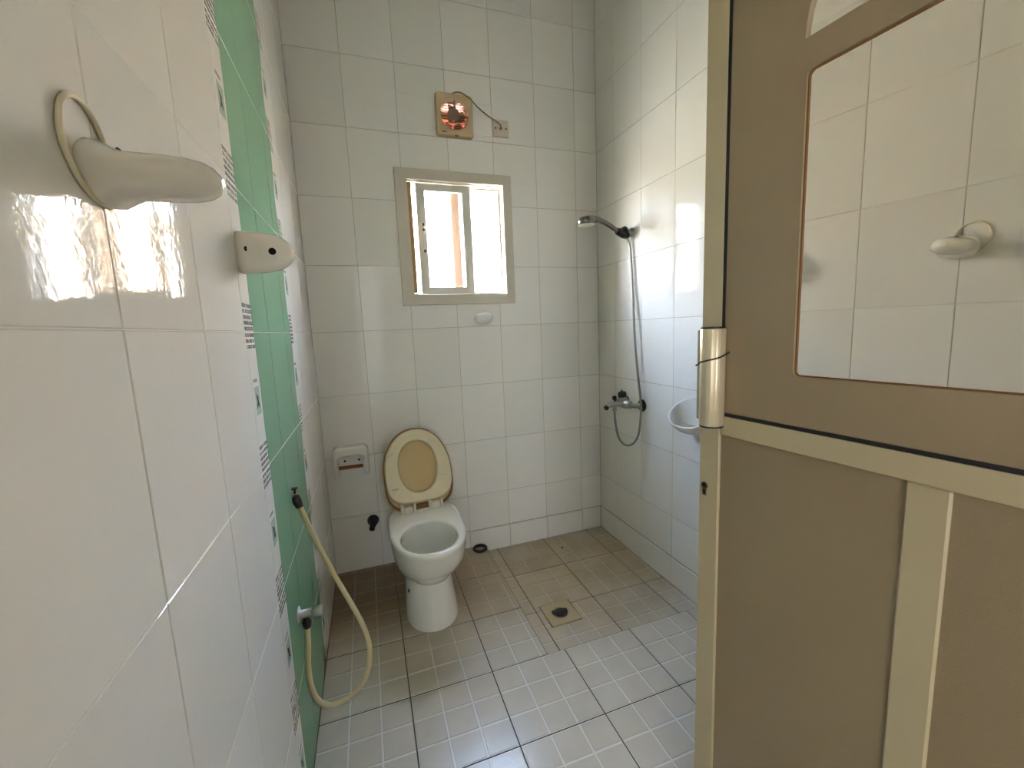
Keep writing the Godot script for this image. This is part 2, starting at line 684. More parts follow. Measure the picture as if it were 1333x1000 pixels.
func build_shell() -> void:
	var bed := 0.0013   # the grout face lies this far behind the tile faces
	var g: Geo
	# left wall
	g = Geo.new()
	g.box(Vector3(-0.15, -0.1, -D - 0.12), Vector3(-bed, E + CEIL, 0.2))
	var wl := struct("wall_left", g, mats.grout, "left wall of tall white glazed tiles with a vertical green border band", "wall")
	var rows := []
	for k in range(-4, 7):
		rows.append(k * T if k > -4 else -E)
	var cols := [-0.06]
	for k in range(0, 9):
		cols.append(0.086 + k * TW)
	cols.append(D)
	tile_wall(wl, Basis(Vector3(0, 0, -1), Vector3(0, 1, 0), Vector3(1, 0, 0)), Vector3.ZERO, cols, rows, [], 5)
	for k in range(-3, 6):  # white strips paint the highlight of the tile edges along each row
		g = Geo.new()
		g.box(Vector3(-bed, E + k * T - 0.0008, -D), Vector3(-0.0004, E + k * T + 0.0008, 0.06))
		part_label(obj("joint_glint", g, mats.joint_highlight, wl), "white strip painting the highlight along a horizontal joint")
	# right wall
	g = Geo.new()
	g.box(Vector3(W + bed, -0.1, -D - 0.12), Vector3(W + 0.15, E + CEIL, 0.2))
	var wr := struct("wall_right", g, mats.grout, "right wall of white glazed tiles with the shower on it", "wall")
	rows = []
	for k in range(-4, 7):
		rows.append(k * T if k > -4 else -1.206)
	cols = [-D]
	for k in range(-1, 8):
		cols.append(-1.899 + k * TW)
	cols.append(0.06)
	tile_wall(wr, Basis(Vector3(0, 0, 1), Vector3(0, 1, 0), Vector3(-1, 0, 0)), Vector3(W, 0, 0), cols, rows, [])
	# back wall with the window hole and the fan hole
	g = Geo.new()
	var z0 := -D - 0.12
	var z1 := -D - bed
	for q in [[0, -0.1 - E, W, 0.16], [0, 0.16, 0.5, 0.785], [1.05, 0.16, W, 0.785], [0, 0.785, W, 1.02], [0, 1.02, 0.706, 1.18], [0.866, 1.02, W, 1.18], [0, 1.18, W, CEIL]]:
		g.box(Vector3(q[0], q[1] + E, z0), Vector3(q[2], q[3] + E, z1))
	var wb := struct("wall_back", g, mats.grout, "back wall of white glazed tiles holding the window and the fan", "wall")
	cols = [0.0]
	for k in range(5, -1, -1):
		cols.append(1.495 - k * TW)
	cols.append(W)
	rows = []
	for k in range(-4, 7):
		rows.append(k * T if k > -4 else -E)
	tile_wall(wb, Basis(), Vector3(0, 0, -D), cols, rows, [Rect2(0.5, 0.16, 0.55, 0.625), Rect2(0.706, 1.02, 0.16, 0.16), Rect2(0.7, -1.5, 1.0, 0.294)])
	# skirtings of cut tile along the back and the right wall
	g = Geo.new()
	g.box(Vector3(0.7, SUNK + E - 0.01, -D - bed), Vector3(W, E - 1.208, -D + 0.0005), 0.0)
	var bb := struct("baseboard_back", g, mats.grout, "low skirting of cut white tiles along the back wall", "baseboard")
	var xs := [0.7, 0.745, 0.995, 1.245, 1.495, W - 0.008]
	for i in xs.size() - 1:
		g = Geo.new()
		g.box(Vector3(xs[i] + 0.0013, SUNK + E - 0.008, -D - 0.001), Vector3(xs[i + 1] - 0.0013, E - 1.209, -D + 0.008), 0.0015)
		obj("tile", g, mats.glazed_tile_1, bb)
	g = Geo.new()
	g.box(Vector3(W - 0.0005, SUNK + E - 0.01, -D), Vector3(W + bed, E - 1.208, 0.06))
	var br := struct("baseboard_right", g, mats.grout, "low skirting of cut white tiles along the right wall", "baseboard")
	xs = [-D + 0.008]
	for k in range(-1, 8):
		xs.append(-1.899 + k * TW)
	for i in xs.size() - 1:
		g = Geo.new()
		g.box(Vector3(W - 0.008, SUNK + E - 0.008, xs[i] + 0.0013), Vector3(W + 0.001, E - 1.209, xs[i + 1] - 0.0013), 0.0015)
		obj("tile", g, mats.glazed_tile_0, br)
	# floor: a flat part and the sunken shower corner
	g = Geo.new()
	g.box(Vector3(-0.15, -0.25, -1.396), Vector3(W + 0.15, -0.0022, 0.2))
	g.box(Vector3(-0.15, -0.25, -D - 0.12), Vector3(0.832, -0.0022, -1.396))
	g.box(Vector3(0.832, -0.25, -D - 0.12), Vector3(W + 0.15, SUNK + E - 0.0022, -1.396))
	var fl := struct("floor", g, mats.floor_grout, "tiled bathroom floor with a sunken stained shower corner", "floor")
	var n := FastNoiseLite.new()
	n.seed = 4
	n.frequency = 0.05
	n.fractal_octaves = 4
	lay_floor(fl, [0.0, 0.299, 0.603, 0.905, 1.207, 1.509, W], [-0.06, 0.176, 0.48, 0.785, 1.09, 1.396], 0.0, false, [], n, [-0.004, 0.299, 0.603, 0.905, 1.207, 1.509], [-0.128, 0.176, 0.48, 0.785, 1.09])
	lay_floor(fl, [0.0, 0.299, 0.603, 0.832], [1.396, 1.70, 2.01, D], 0.0, false, [], n, [-0.004, 0.299, 0.603], [1.396, 1.70, 2.01])
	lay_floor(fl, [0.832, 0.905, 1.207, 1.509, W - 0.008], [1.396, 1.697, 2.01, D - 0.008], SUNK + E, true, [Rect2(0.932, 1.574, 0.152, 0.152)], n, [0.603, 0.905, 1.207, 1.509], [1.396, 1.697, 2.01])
	# front wall round the doorway, the hall behind it, the ceiling
	g = Geo.new()
	g.box(Vector3(-0.15, -0.1, 0.06), Vector3(0.19, E + CEIL, 0.2))
	g.box(Vector3(1.06, -0.1, 0.06), Vector3(W + 0.15, E + CEIL, 0.2))
	g.box(Vector3(0.19, E + 0.76, 0.06), Vector3(1.06, E + CEIL, 0.2))
	struct("wall_front", g, mats.plaster, "front wall round the doorway behind the camera", "wall")
	g = Geo.new()
	g.box(Vector3(-0.8, -0.25, 0.2), Vector3(2.4, -0.0022, 2.4))
	struct("floor_hall", g, mats.outdoor_ground, "plain floor of the hall outside the doorway", "floor")
	g = Geo.new()
	g.box(Vector3(-0.8, -0.1, 2.2), Vector3(2.4, E + CEIL, 2.4))
	g.box(Vector3(-1.0, -0.1, 0.06), Vector3(-0.8, E + CEIL, 2.4))
	g.box(Vector3(2.4, -0.1, 0.06), Vector3(2.6, E + CEIL, 2.4))
	g.box(Vector3(-0.8, -0.1, 0.06), Vector3(-0.15, E + CEIL, 0.2))
	g.box(Vector3(W + 0.15, -0.1, 0.06), Vector3(2.4, E + CEIL, 0.2))
	struct("wall_hall", g, mats.plaster, "plain pale walls of the hall outside the doorway", "wall")
	g = Geo.new()
	g.box(Vector3(-1.0, E + CEIL, -D - 0.12), Vector3(2.6, E + CEIL + 0.2, 2.4))
	struct("ceiling", g, mats.plaster, "plain white ceiling above the tiled walls", "ceiling")
	# added unseen window and area light at the hall end, filling the room
	g = Geo.new()
	g.ring_plate(PackedVector2Array([Vector2(0.0, 0.1), Vector2(1.2, 0.1), Vector2(1.2, 2.95), Vector2(0.0, 2.95)]), PackedVector2Array([Vector2(0.06, 0.16), Vector2(1.14, 0.16), Vector2(1.14, 2.89), Vector2(0.06, 2.89)]), 0.0, 0.03, 0.004)
	var hw := struct("window_2", g, mats.window_frame, "added unseen glowing window at the hall end, there to light the room", "window")
	hw.transform = Transform3D(Basis(Vector3(-1, 0, 0), Vector3(0, 1, 0), Vector3(0, 0, -1)), Vector3(0.58, 0, 2.2))
	var glow := mat("added_glow_pane", rgb(240, 244, 250), 0.6)  # glow of the added window
	glow.emission_enabled = true
	glow.emission = rgb(240, 246, 255)
	glow.emission_energy_multiplier = 0.3
	g = Geo.new()
	g.box(Vector3(0.05, 0.15, 0.004), Vector3(1.15, 2.9, 0.01))
	obj("pane", g, glow, hw)
	var al := AreaLight3D.new()  # added fill light for the back wall
	al.name = "added_fill_light"
	al.area_size = Vector2(1.06, 2.71)
	al.light_color = rgb(246, 249, 255)
	al.light_energy = 1.45
	al.area_range = 8.0
	al.shadow_enabled = true
	al.position = Vector3(-0.02, 1.525, 2.15)
	add_child(al)


func build_outside() -> void:
	var g := Geo.new()
	g.box(Vector3(-8, -0.4, -14), Vector3(10, -0.12, -D - 0.12))
	struct("ground_outdoor", g, mats.outdoor_ground, "sunlit sandy ground outside the window", "ground")
	var h := thing("neighbour_building", "pale sunlit building facade standing across from the bathroom window", "building", Vector3(1.5, -0.12, -6.2))
	g = Geo.new()
	g.box(Vector3(-6, 0, -0.3), Vector3(6, E + 1.45, 0), 0.02)
	obj("facade", g, mats.outdoor_render, h)
	g = Geo.new()
	g.box(Vector3(-6.05, E + 1.45, -0.36), Vector3(6.05, E + 1.55, 0.06), 0.01)
	obj("parapet_coping", g, mats.outdoor_render, h)
	g = Geo.new()
	g.box(Vector3(0.55, 0, 0), Vector3(1.15, E + 2.6, 0.12), 0.01)
	part_label(obj("pilaster", g, mats.peach_render, h), "peach coloured pilaster")


func sash(parent: Node, called: String, x0: float, x1: float, y0: float, y1: float, z: float, st: float, rail: float, m: Material, st2 := -1.0) -> Node3D:
	if st2 < 0.0:
		st2 = st
	var o := Node3D.new()
	o.name = called
	parent.add_child(o, true)
	var g := Geo.new()
	g.ring_plate(PackedVector2Array([Vector2(x0, y0 + E), Vector2(x1, y0 + E), Vector2(x1, y1 + E), Vector2(x0, y1 + E)]), PackedVector2Array([Vector2(x0 + st, y0 + rail + E), Vector2(x1 - st2, y0 + rail + E), Vector2(x1 - st2, y1 - rail + E), Vector2(x0 + st, y1 - rail + E)]), z - 0.022, z, 0.002)
	obj("sash_frame", g, m, o)
	g = Geo.new()
	g.box(V(x0 + st - 0.005, y0 + rail - 0.005, z - 0.013), V(x1 - st2 + 0.005, y1 - rail + 0.005, z - 0.009))
	obj("pane", g, mats.glass, o)
	return o


func build_window() -> void:
	var w := Node3D.new()
	w.name = "window_1"
	add_child(w)
	w.set_meta("kind", "structure")
	w.set_meta("label", "small beige sliding window set high in the back wall")
	w.set_meta("category", "window")
	var g := Geo.new()
	var rect := func(x0, y0, x1, y1): return PackedVector2Array([Vector2(x0, y0 + E), Vector2(x1, y0 + E), Vector2(x1, y1 + E), Vector2(x0, y1 + E)])
	g.ring_plate(rect.call(0.456, 0.125, 1.0875, 0.8205), rect.call(0.519, 0.182, 1.0365, 0.766), -D - 0.004, -D + 0.012, 0.003)
	obj("window_frame", g, mats.window_frame, w)
	g = Geo.new()
	g.ring_plate(rect.call(0.5, 0.16, 1.05, 0.785), rect.call(0.519, 0.182, 1.0365, 0.766), -D - 0.12, -D - 0.004)
	obj("window_liner", g, mats.window_frame, w)
	# track rails between the two sashes
	g = Geo.new()
	for z in [-0.008, -0.036, -0.066]:
		g.box(V(0.519, 0.182, -D + z - 0.003), V(1.0365, 0.188, -D + z), 0.0005)
		g.box(V(0.519, 0.76, -D + z - 0.003), V(1.0365, 0.766, -D + z), 0.0005)
	obj("track", g, mats.sash, w)
	var a := sash(w, "front_sash", 0.563, 0.857, 0.186, 0.757, -D - 0.012, 0.046, 0.035, mats.sash)
	sash(w, "rear_sash", 0.752, 1.034, 0.186, 0.76, -D - 0.042, 0.046, 0.006, mats.sash_backlit, 0.006)
	# latch on the left stile
	g = Geo.new()
	g.box(V(0.572, 0.40, -D - 0.012), V(0.588, 0.56, -D - 0.004), 0.003)
	g.box(V(0.583, 0.50, -D - 0.006), V(0.597, 0.555, -D + 0.006), 0.003)
	obj("latch", g, mats.sash, a)
	g = Geo.new()
	for y in [0.545, 0.518, 0.41]:
		g.box(V(0.586, y - 0.008, -D - 0.005), V(0.596, y + 0.006, -D + 0.008), 0.002)
	obj("latch_grip", g, mats.black_plastic, a)
	# insect-screen edge in the gap at the left
	g = Geo.new()
	g.box(V(0.5195, 0.19, -D - 0.03), V(0.541, 0.757, -D - 0.008), 0.003)
	g.box(V(0.526, 0.19, -D - 0.009), V(0.531, 0.757, -D - 0.005), 0.001)
	obj("screen_edge", g, mat("screen_edge", rgb(176, 142, 82), 0.5), w)


func build_door() -> void:
	var d := Node3D.new()
	d.name = "door_1"
	# local x runs along the leaf from the hinge end towards the free edge as negative s, z out of the seen face
	d.transform = Transform3D(Basis(Vector3(0.0916, 0, 0.9958), Vector3(0, 1, 0), Vector3(-0.9958, 0, 0.0916)), V(1.005, 0, 0))
	add_child(d)
	d.set_meta("kind", "structure")
	d.set_meta("label", "open beige door with a brown mirrored upper panel")
	d.set_meta("category", "door")
	var f := -E + 0.008
	var top := 0.735
	var g: Geo
	# frame members: two stiles, rails, mullion; local x = s
	for q in [[-0.731, -0.681], [-0.009, 0.041]]:
		g = Geo.new()
		g.box(Vector3(q[0], f, -0.04), Vector3(q[1], top, 0.0), 0.002)
		obj("stile", g, mats.door_stile, d)
	for q in [[-0.2575, -0.216, "rail"], [f, f + 0.14, "rail"], [top - 0.05, top, "rail"]]:
		g = Geo.new()
		g.box(Vector3(-0.681, q[0], -0.04), Vector3(-0.009, q[1], -0.0005), 0.0015)
		obj(q[2], g, mats.door_stile, d)
	g = Geo.new()
	g.box(Vector3(-0.369, f + 0.14, -0.04), Vector3(-0.319, -0.2575, -0.001), 0.003)
	obj("mullion", g, mats.door_stile, d)
	for q in [[-0.683, -0.367], [-0.321, -0.007]]:
		g = Geo.new()
		g.box(Vector3(q[0], f + 0.138, -0.03), Vector3(q[1], -0.2555, -0.006), 0.001)
		obj("panel", g, mats.door_panel, d)
	# black seal behind the upper panel
	g = Geo.new()
	g.box(Vector3(-0.681, -0.216, -0.03), Vector3(-0.009, top - 0.05, -0.012))
	g.box(Vector3(-0.6812, -0.216, -0.03), Vector3(-0.6765, top - 0.05, -0.0003))
	g.box(Vector3(-0.681, -0.2162, -0.03), Vector3(-0.009, -0.2095, -0.0008))
	obj("gasket", g, mats.black_rubber, d)
	# upper brown plate with a rectangular opening and an arched one
	g = Geo.new()
	var x0 := -0.676
	var x1 := -0.0145
	var y0 := -0.2095
	var y1 := 0.40
	var y2 := 0.681
	var win := round_rect(-0.537, -0.121, -0.153, 0.376, 0.009)
	var arch := PackedVector2Array()
	for i in 33:
		var t := PI * i / 32.0
		arch.append(Vector2(-0.345 + 0.197 * cos(t), 0.424 + 0.197 * sin(t)))
	for q in [[win, Vector2(-0.345, 0.13), PackedVector2Array([Vector2(x1, y1), Vector2(x0, y1), Vector2(x0, y0), Vector2(x1, y0)])], [arch, Vector2(-0.345, 0.49), PackedVector2Array([Vector2(x1, y2), Vector2(x0, y2), Vector2(x0, y1), Vector2(x1, y1)])]]:
		var c: Vector2 = q[1]
		var dirs := []
		for i in 64:
			dirs.append(TAU * i / 64)
		for p in q[0]:
			dirs.append(fposmod((p - c).angle(), TAU))
		for p in q[2]:
			dirs.append(fposmod((p - c).angle(), TAU))
		dirs.sort()
		var inner := PackedVector2Array()
		var outer := PackedVector2Array()
		for i in dirs.size():
			if i and dirs[i] - dirs[i - 1] < 0.0005:
				continue
			var dir := Vector2.from_angle(dirs[i])
			inner.append(leave(q[0], c, dir))
			outer.append(leave(q[2], c, dir))
		g.ring_plate(outer, inner, -0.012, -0.003, 0.0)
	var ins := obj("insert_plate", g, mats.door_insert, d)
	part_label(ins, "brown upper plate with a rectangular and an arched mirror opening")
	g = Geo.new()
	g.box(Vector3(-0.545, -0.13, -0.0118), Vector3(-0.145, 0.385, -0.0095))
	var edge := Geo.new()
	edge.ring_plate(round_rect(-0.538, -0.122, -0.152, 0.377, 0.010), round_rect(-0.5345, -0.1185, -0.1555, 0.3735, 0.0065), -0.0096, -0.0075)
	obj("mirror_seal", edge, mats.dirt_shade_brown, d)
	part_label(obj("mirror_pane", g, mats.mirror, d), "rectangular mirror pane reflecting the tiled left wall")
	g = Geo.new()
	g.box(Vector3(-0.55, 0.415, -0.0118), Vector3(-0.14, 0.63, -0.0095))
	part_label(obj("mirror_pane", g, mats.mirror, d), "half-round mirror pane above the rectangular one")
	# the round fluted handle cover at the free edge
	g = Geo.new()
	g.box(Vector3(-0.738, -0.232, -0.042), Vector3(-0.715, -0.037, 0.006), 0.002)
	obj("handle_plate", g, mats.door_stile, d)
	g = Geo.new()
	var rings := []
	for y in [-0.236, -0.234, -0.036, -0.034]:
		var ring := PackedVector3Array()
		for i in 40:
			var t := TAU * i / 40
			var r := 0.0245 - (0.0016 if (i % 5) == 0 else 0.0) - (0.002 if y < -0.235 or y > -0.035 else 0.0)
			ring.append(Vector3(-0.690 + r * cos(t), y, 0.014 - r * sin(t)))
		rings.append(ring)
	g.loft(rings)
	obj("handle", g, mats.aluminium, d)
	g = Geo.new()
	for y in [-0.239, -0.034]:
		g.xf = Transform3D(Basis(), Vector3(-0.690, y, 0.014))
		g.lathe([Vector2(0.0235, 0), Vector2(0.0235, 0.003)], 24)
	g.xf = Transform3D()
	obj("end_cap", g, mats.black_plastic, d)
	# keyhole of the lock
	g = Geo.new()
	g.xf = Transform3D(Basis(), Vector3(-0.716, -0.387, -0.001))
	g.prism(oval(0, 0.006, 0.0085, 0.0085, 20), 0.002)
	g.prism(PackedVector2Array([Vector2(-0.005, -0.016), Vector2(0.005, -0.016), Vector2(0.005, 0.002), Vector2(-0.005, 0.002)]), 0.0018)
	obj("keyhole", g, mats.steel_lock, d)
	g = Geo.new()
	g.xf = Transform3D(Basis(), Vector3(-0.716, -0.387, 0.0005))
	g.prism(oval(0, 0.007, 0.0055, 0.0055, 16), 0.001)
	g.prism(oval(0, -0.008, 0.003, 0.006, 12), 0.0008)
	obj("key_slot", g, mats.hole_dark, d)
	for y in [-1.05, 0.5]:
		g = Geo.new()
		g.xf = Transform3D(Basis(), Vector3(0.047, y, -0.008))
		g.lathe([Vector2(0.007, 0), Vector2(0.007, 0.1)], 12)
		obj("hinge", g, mats.aluminium, d)
	# dark cord wound round the handle
	var pts := []
	for q in [[-0.741, -0.118, -0.03], [-0.7405, -0.114, 0.004], [-0.727, -0.110, 0.012], [-0.716, -0.107, 0.023], [-0.705, -0.104, 0.036], [-0.69, -0.100, 0.0402], [-0.675, -0.096, 0.036], [-0.6655, -0.092, 0.024], [-0.664, -0.088, 0.012], [-0.660, -0.082, 0.002]]:
		pts.append(d.transform * Vector3(q[0], q[1], q[2]))
	g = Geo.new()
	g.tube(curve(pts, 0.005), [0.0016], 8)
	tag(obj("cord", g, mats.black_rubber), "thin dark cord wound once round the fluted door handle", "cord")


func d_ring(hw: float, zf: float, zb: float, y: float, er := 5.0, cx := 0.45, zc := -1.86, n := 56) -> PackedVector3Array:
	var out := PackedVector3Array()
	for i in n:
		var t := TAU * i / n
		var c := cos(t)
		var s := sin(t)
		if s < 0.0:
			out.append(Vector3(cx + hw * signf(c) * pow(absf(c), 2.0 / 2.15), y, zc + (zf - zc) * pow(-s, 2.0 / 2.15)))
		else:
			out.append(Vector3(cx + hw * signf(c) * pow(absf(c), 2.0 / er), y, zc + (zb - zc) * pow(s, 2.0 / er)))
	return out


func build_toilet() -> void:
	var t := thing("toilet", "old white ceramic toilet with its cream seat and tan lid raised", "toilet", Vector3(0.45, 0, -1.86))
	var sh := Vector3(-0.45, 0, 1.86)
	var g := Geo.new()
	g.xf = Transform3D(Basis(), sh)
	var zb := -2.125
	g.loft([
		d_ring(0.119, -1.690, zb, 0.0, 3.0, 0.445), d_ring(0.119, -1.690, zb, 0.012, 3.0, 0.445), d_ring(0.115, -1.702, zb, 0.05, 3.0, 0.443), d_ring(0.108, -1.728, zb, 0.12, 3.0, 0.440),
		d_ring(0.105, -1.738, zb, 0.185, 3.0, 0.438), d_ring(0.107, -1.735, zb, 0.210, 3.0, 0.439), d_ring(0.124, -1.702, zb, 0.228, 3.5, 0.443), d_ring(0.149, -1.652, zb, 0.264, 4.0, 0.447),
		d_ring(0.161, -1.620, zb, 0.305, 4.5), d_ring(0.166, -1.602, zb, 0.345, 5.0), d_ring(0.167, -1.594, zb, 0.380, 5.0), d_ring(0.168, -1.589, zb, 0.392, 5.0), d_ring(0.164, -1.593, zb + 0.003, 0.400, 5.0), d_ring(0.156, -1.602, zb + 0.01, 0.4025, 5.0),
	], true, false)
	# top of the rim, then down into the bowl
	var hole := func(a: float, b: float, y: float, zc := -1.772) -> PackedVector3Array:
		var out := PackedVector3Array()
		for p in oval(0.446, -zc, a, b, 56, 2.1):
			out.append(Vector3(p.x, y, -p.y))
		return out
	g.loft([d_ring(0.156, -1.602, zb + 0.01, 0.4025, 5.0), hole.call(0.130, 0.158, 0.4025), hole.call(0.1245, 0.152, 0.3995), hole.call(0.122, 0.149, 0.391)], false, false)
	g.loft([hole.call(0.122, 0.149, 0.391), hole.call(0.124, 0.151, 0.365), hole.call(0.129, 0.156, 0.352), hole.call(0.126, 0.153, 0.335), hole.call(0.112, 0.135, 0.27, -1.785), hole.call(0.085, 0.10, 0.21, -1.80), hole.call(0.055, 0.065, 0.185, -1.81)], false, true)
	obj("bowl", g, mats.ceramic, t)
	# water in the bowl
	g = Geo.new()
	g.xf = Transform3D(Basis(), sh)
	var wr: PackedVector3Array = hole.call(0.082, 0.097, 0.208, -1.80)
	g.fan(wr, false)
	var water := mat("water", Color(0.85, 0.9, 0.85, 0.3), 0.03)
	water.transparency = BaseMaterial3D.TRANSPARENCY_ALPHA
	obj("water", g, water, t)
	# fixing hole on the side of the pedestal
	g = Geo.new()
	g.xf = Transform3D(Basis(), sh) * Transform3D(Basis(Vector3(0, 0, -1), Vector3(0, 1, 0), Vector3(1, 0, 0)).rotated(Vector3.UP, -0.9), Vector3(0.343, 0.148, -1.80))
	g.prism(oval(0, 0, 0.005, 0.009, 14), 0.006, 0.001)
	obj("fixing_hole", g, mats.hole_dark, t)
	# seat and lid, leaning back on their hinges and a little askew
	var lean := deg_to_rad(19)
	var yaw := Basis(Vector3.UP, deg_to_rad(7))
	var lidx := Transform3D(yaw * Basis(Vector3(1, 0, 0), Vector3(0, cos(lean), -sin(lean)), Vector3(0, sin(lean), cos(lean))), Vector3(0.455, 0.412, -2.065) + sh)
	var egg := func(a: float, v0: float, v1: float, n := 56) -> PackedVector2Array:
		var out := PackedVector2Array()
		var vc := 0.17
		for i in n:
			var tt := TAU * i / n
			var c := cos(tt)
			var s := sin(tt)
			if s > 0:
				out.append(Vector2(a * signf(c) * pow(absf(c), 2.0 / 2.1), vc + (v1 - vc) * pow(s, 2.0 / 2.1)))
			else:
				var k := 1.0 - 0.09 * pow(-s, 1.5)
				out.append(Vector2(a * k * signf(c) * pow(absf(c), 2.0 / 4.0), vc - (vc - v0) * pow(-s, 2.0 / 4.0)))
		return out
	var lid := Node3D.new()
	lid.name = "lid"
	t.add_child(lid)
	var egg3 := func(a, v0, v1, w) -> PackedVector3Array:
		var out := PackedVector3Array()
		for p in egg.call(a, v0, v1):
			out.append(Vector3(p.x, p.y, w))
		return out
	g = Geo.new()
	g.xf = lidx
	g.loft([egg3.call(0.120, 0.06, 0.34, -0.016), egg3.call(0.155, 0.03, 0.380, -0.012), egg3.call(0.172, -0.006, 0.396, -0.002), egg3.call(0.176, -0.014, 0.400, 0.008), egg3.call(0.176, -0.014, 0.400, 0.014), egg3.call(0.172, -0.010, 0.397, 0.016), egg3.call(0.170, -0.008, 0.395, 0.010)], true, true)
	obj("lid_shell", g, mats.lid_plastic, lid)
	g = Geo.new()
	g.xf = lidx
	g.ring_plate(egg.call(0.1725, -0.0105, 0.397), egg.call(0.1655, 0.002, 0.390), 0.0105, 0.0172)
	obj("grimy_edge", g, mats.dirt_shade_brown, lid)
	var seat := Node3D.new()
	seat.name = "seat"
	t.add_child(seat)
	g = Geo.new()
	g.xf = lidx
	var so: PackedVector2Array = egg.call(0.166, 0.028, 0.391)
	var si := oval(0.0, 0.203, 0.096, 0.128, 56, 2.15)
	g.ring_plate(so, si, 0.019, 0.036, 0.006)
	obj("seat_ring", g, mats.seat_plastic, seat)
	for q in [[-0.125, 0.28, 0.35], [0.085, 0.33, -0.6], [-0.125, 0.11, 0.1], [0.128, 0.14, -0.1]]:
		g = Geo.new()
		g.xf = lidx * Transform3D(Basis(Vector3(0, 0, 1), q[2]), Vector3(q[0], q[1], 0.035))
		g.box(Vector3(-0.014, -0.005, 0), Vector3(0.014, 0.005, 0.007), 0.003)
		obj("buffer", g, mats.hinge_plastic, seat)
	var hx := Transform3D(yaw, Vector3(0.455, 0.0, -2.055) + sh)
	g = Geo.new()
	g.xf = hx
	g.box(Vector3(-0.115, 0.402, -0.012), Vector3(0.105, 0.412, 0.022), 0.003)
	obj("hinge_bar", g, mats.hinge_plastic, seat)
	for x in [-0.075, 0.062]:
		g = Geo.new()
		g.xf = hx
		g.box(Vector3(x - 0.022, 0.405, -0.004), Vector3(x + 0.022, 0.438, 0.026), 0.004)
		obj("hinge_block", g, mats.hinge_plastic, seat)
		for s in [-0.03, 0.03]:
			g = Geo.new()
			g.xf = hx
			g.box(Vector3(x + s - 0.006, 0.41, 0.0), Vector3(x + s + 0.006, 0.452, 0.03), 0.002)
			obj("hinge_lug", g, mats.hinge_plastic, seat)
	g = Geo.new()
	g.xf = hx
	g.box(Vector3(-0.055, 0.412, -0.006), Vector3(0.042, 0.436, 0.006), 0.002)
	obj("hinge_shadow_strip", g, mats.dirt_shade_brown, seat)  # dark strip painting the shade between the hinge blocks


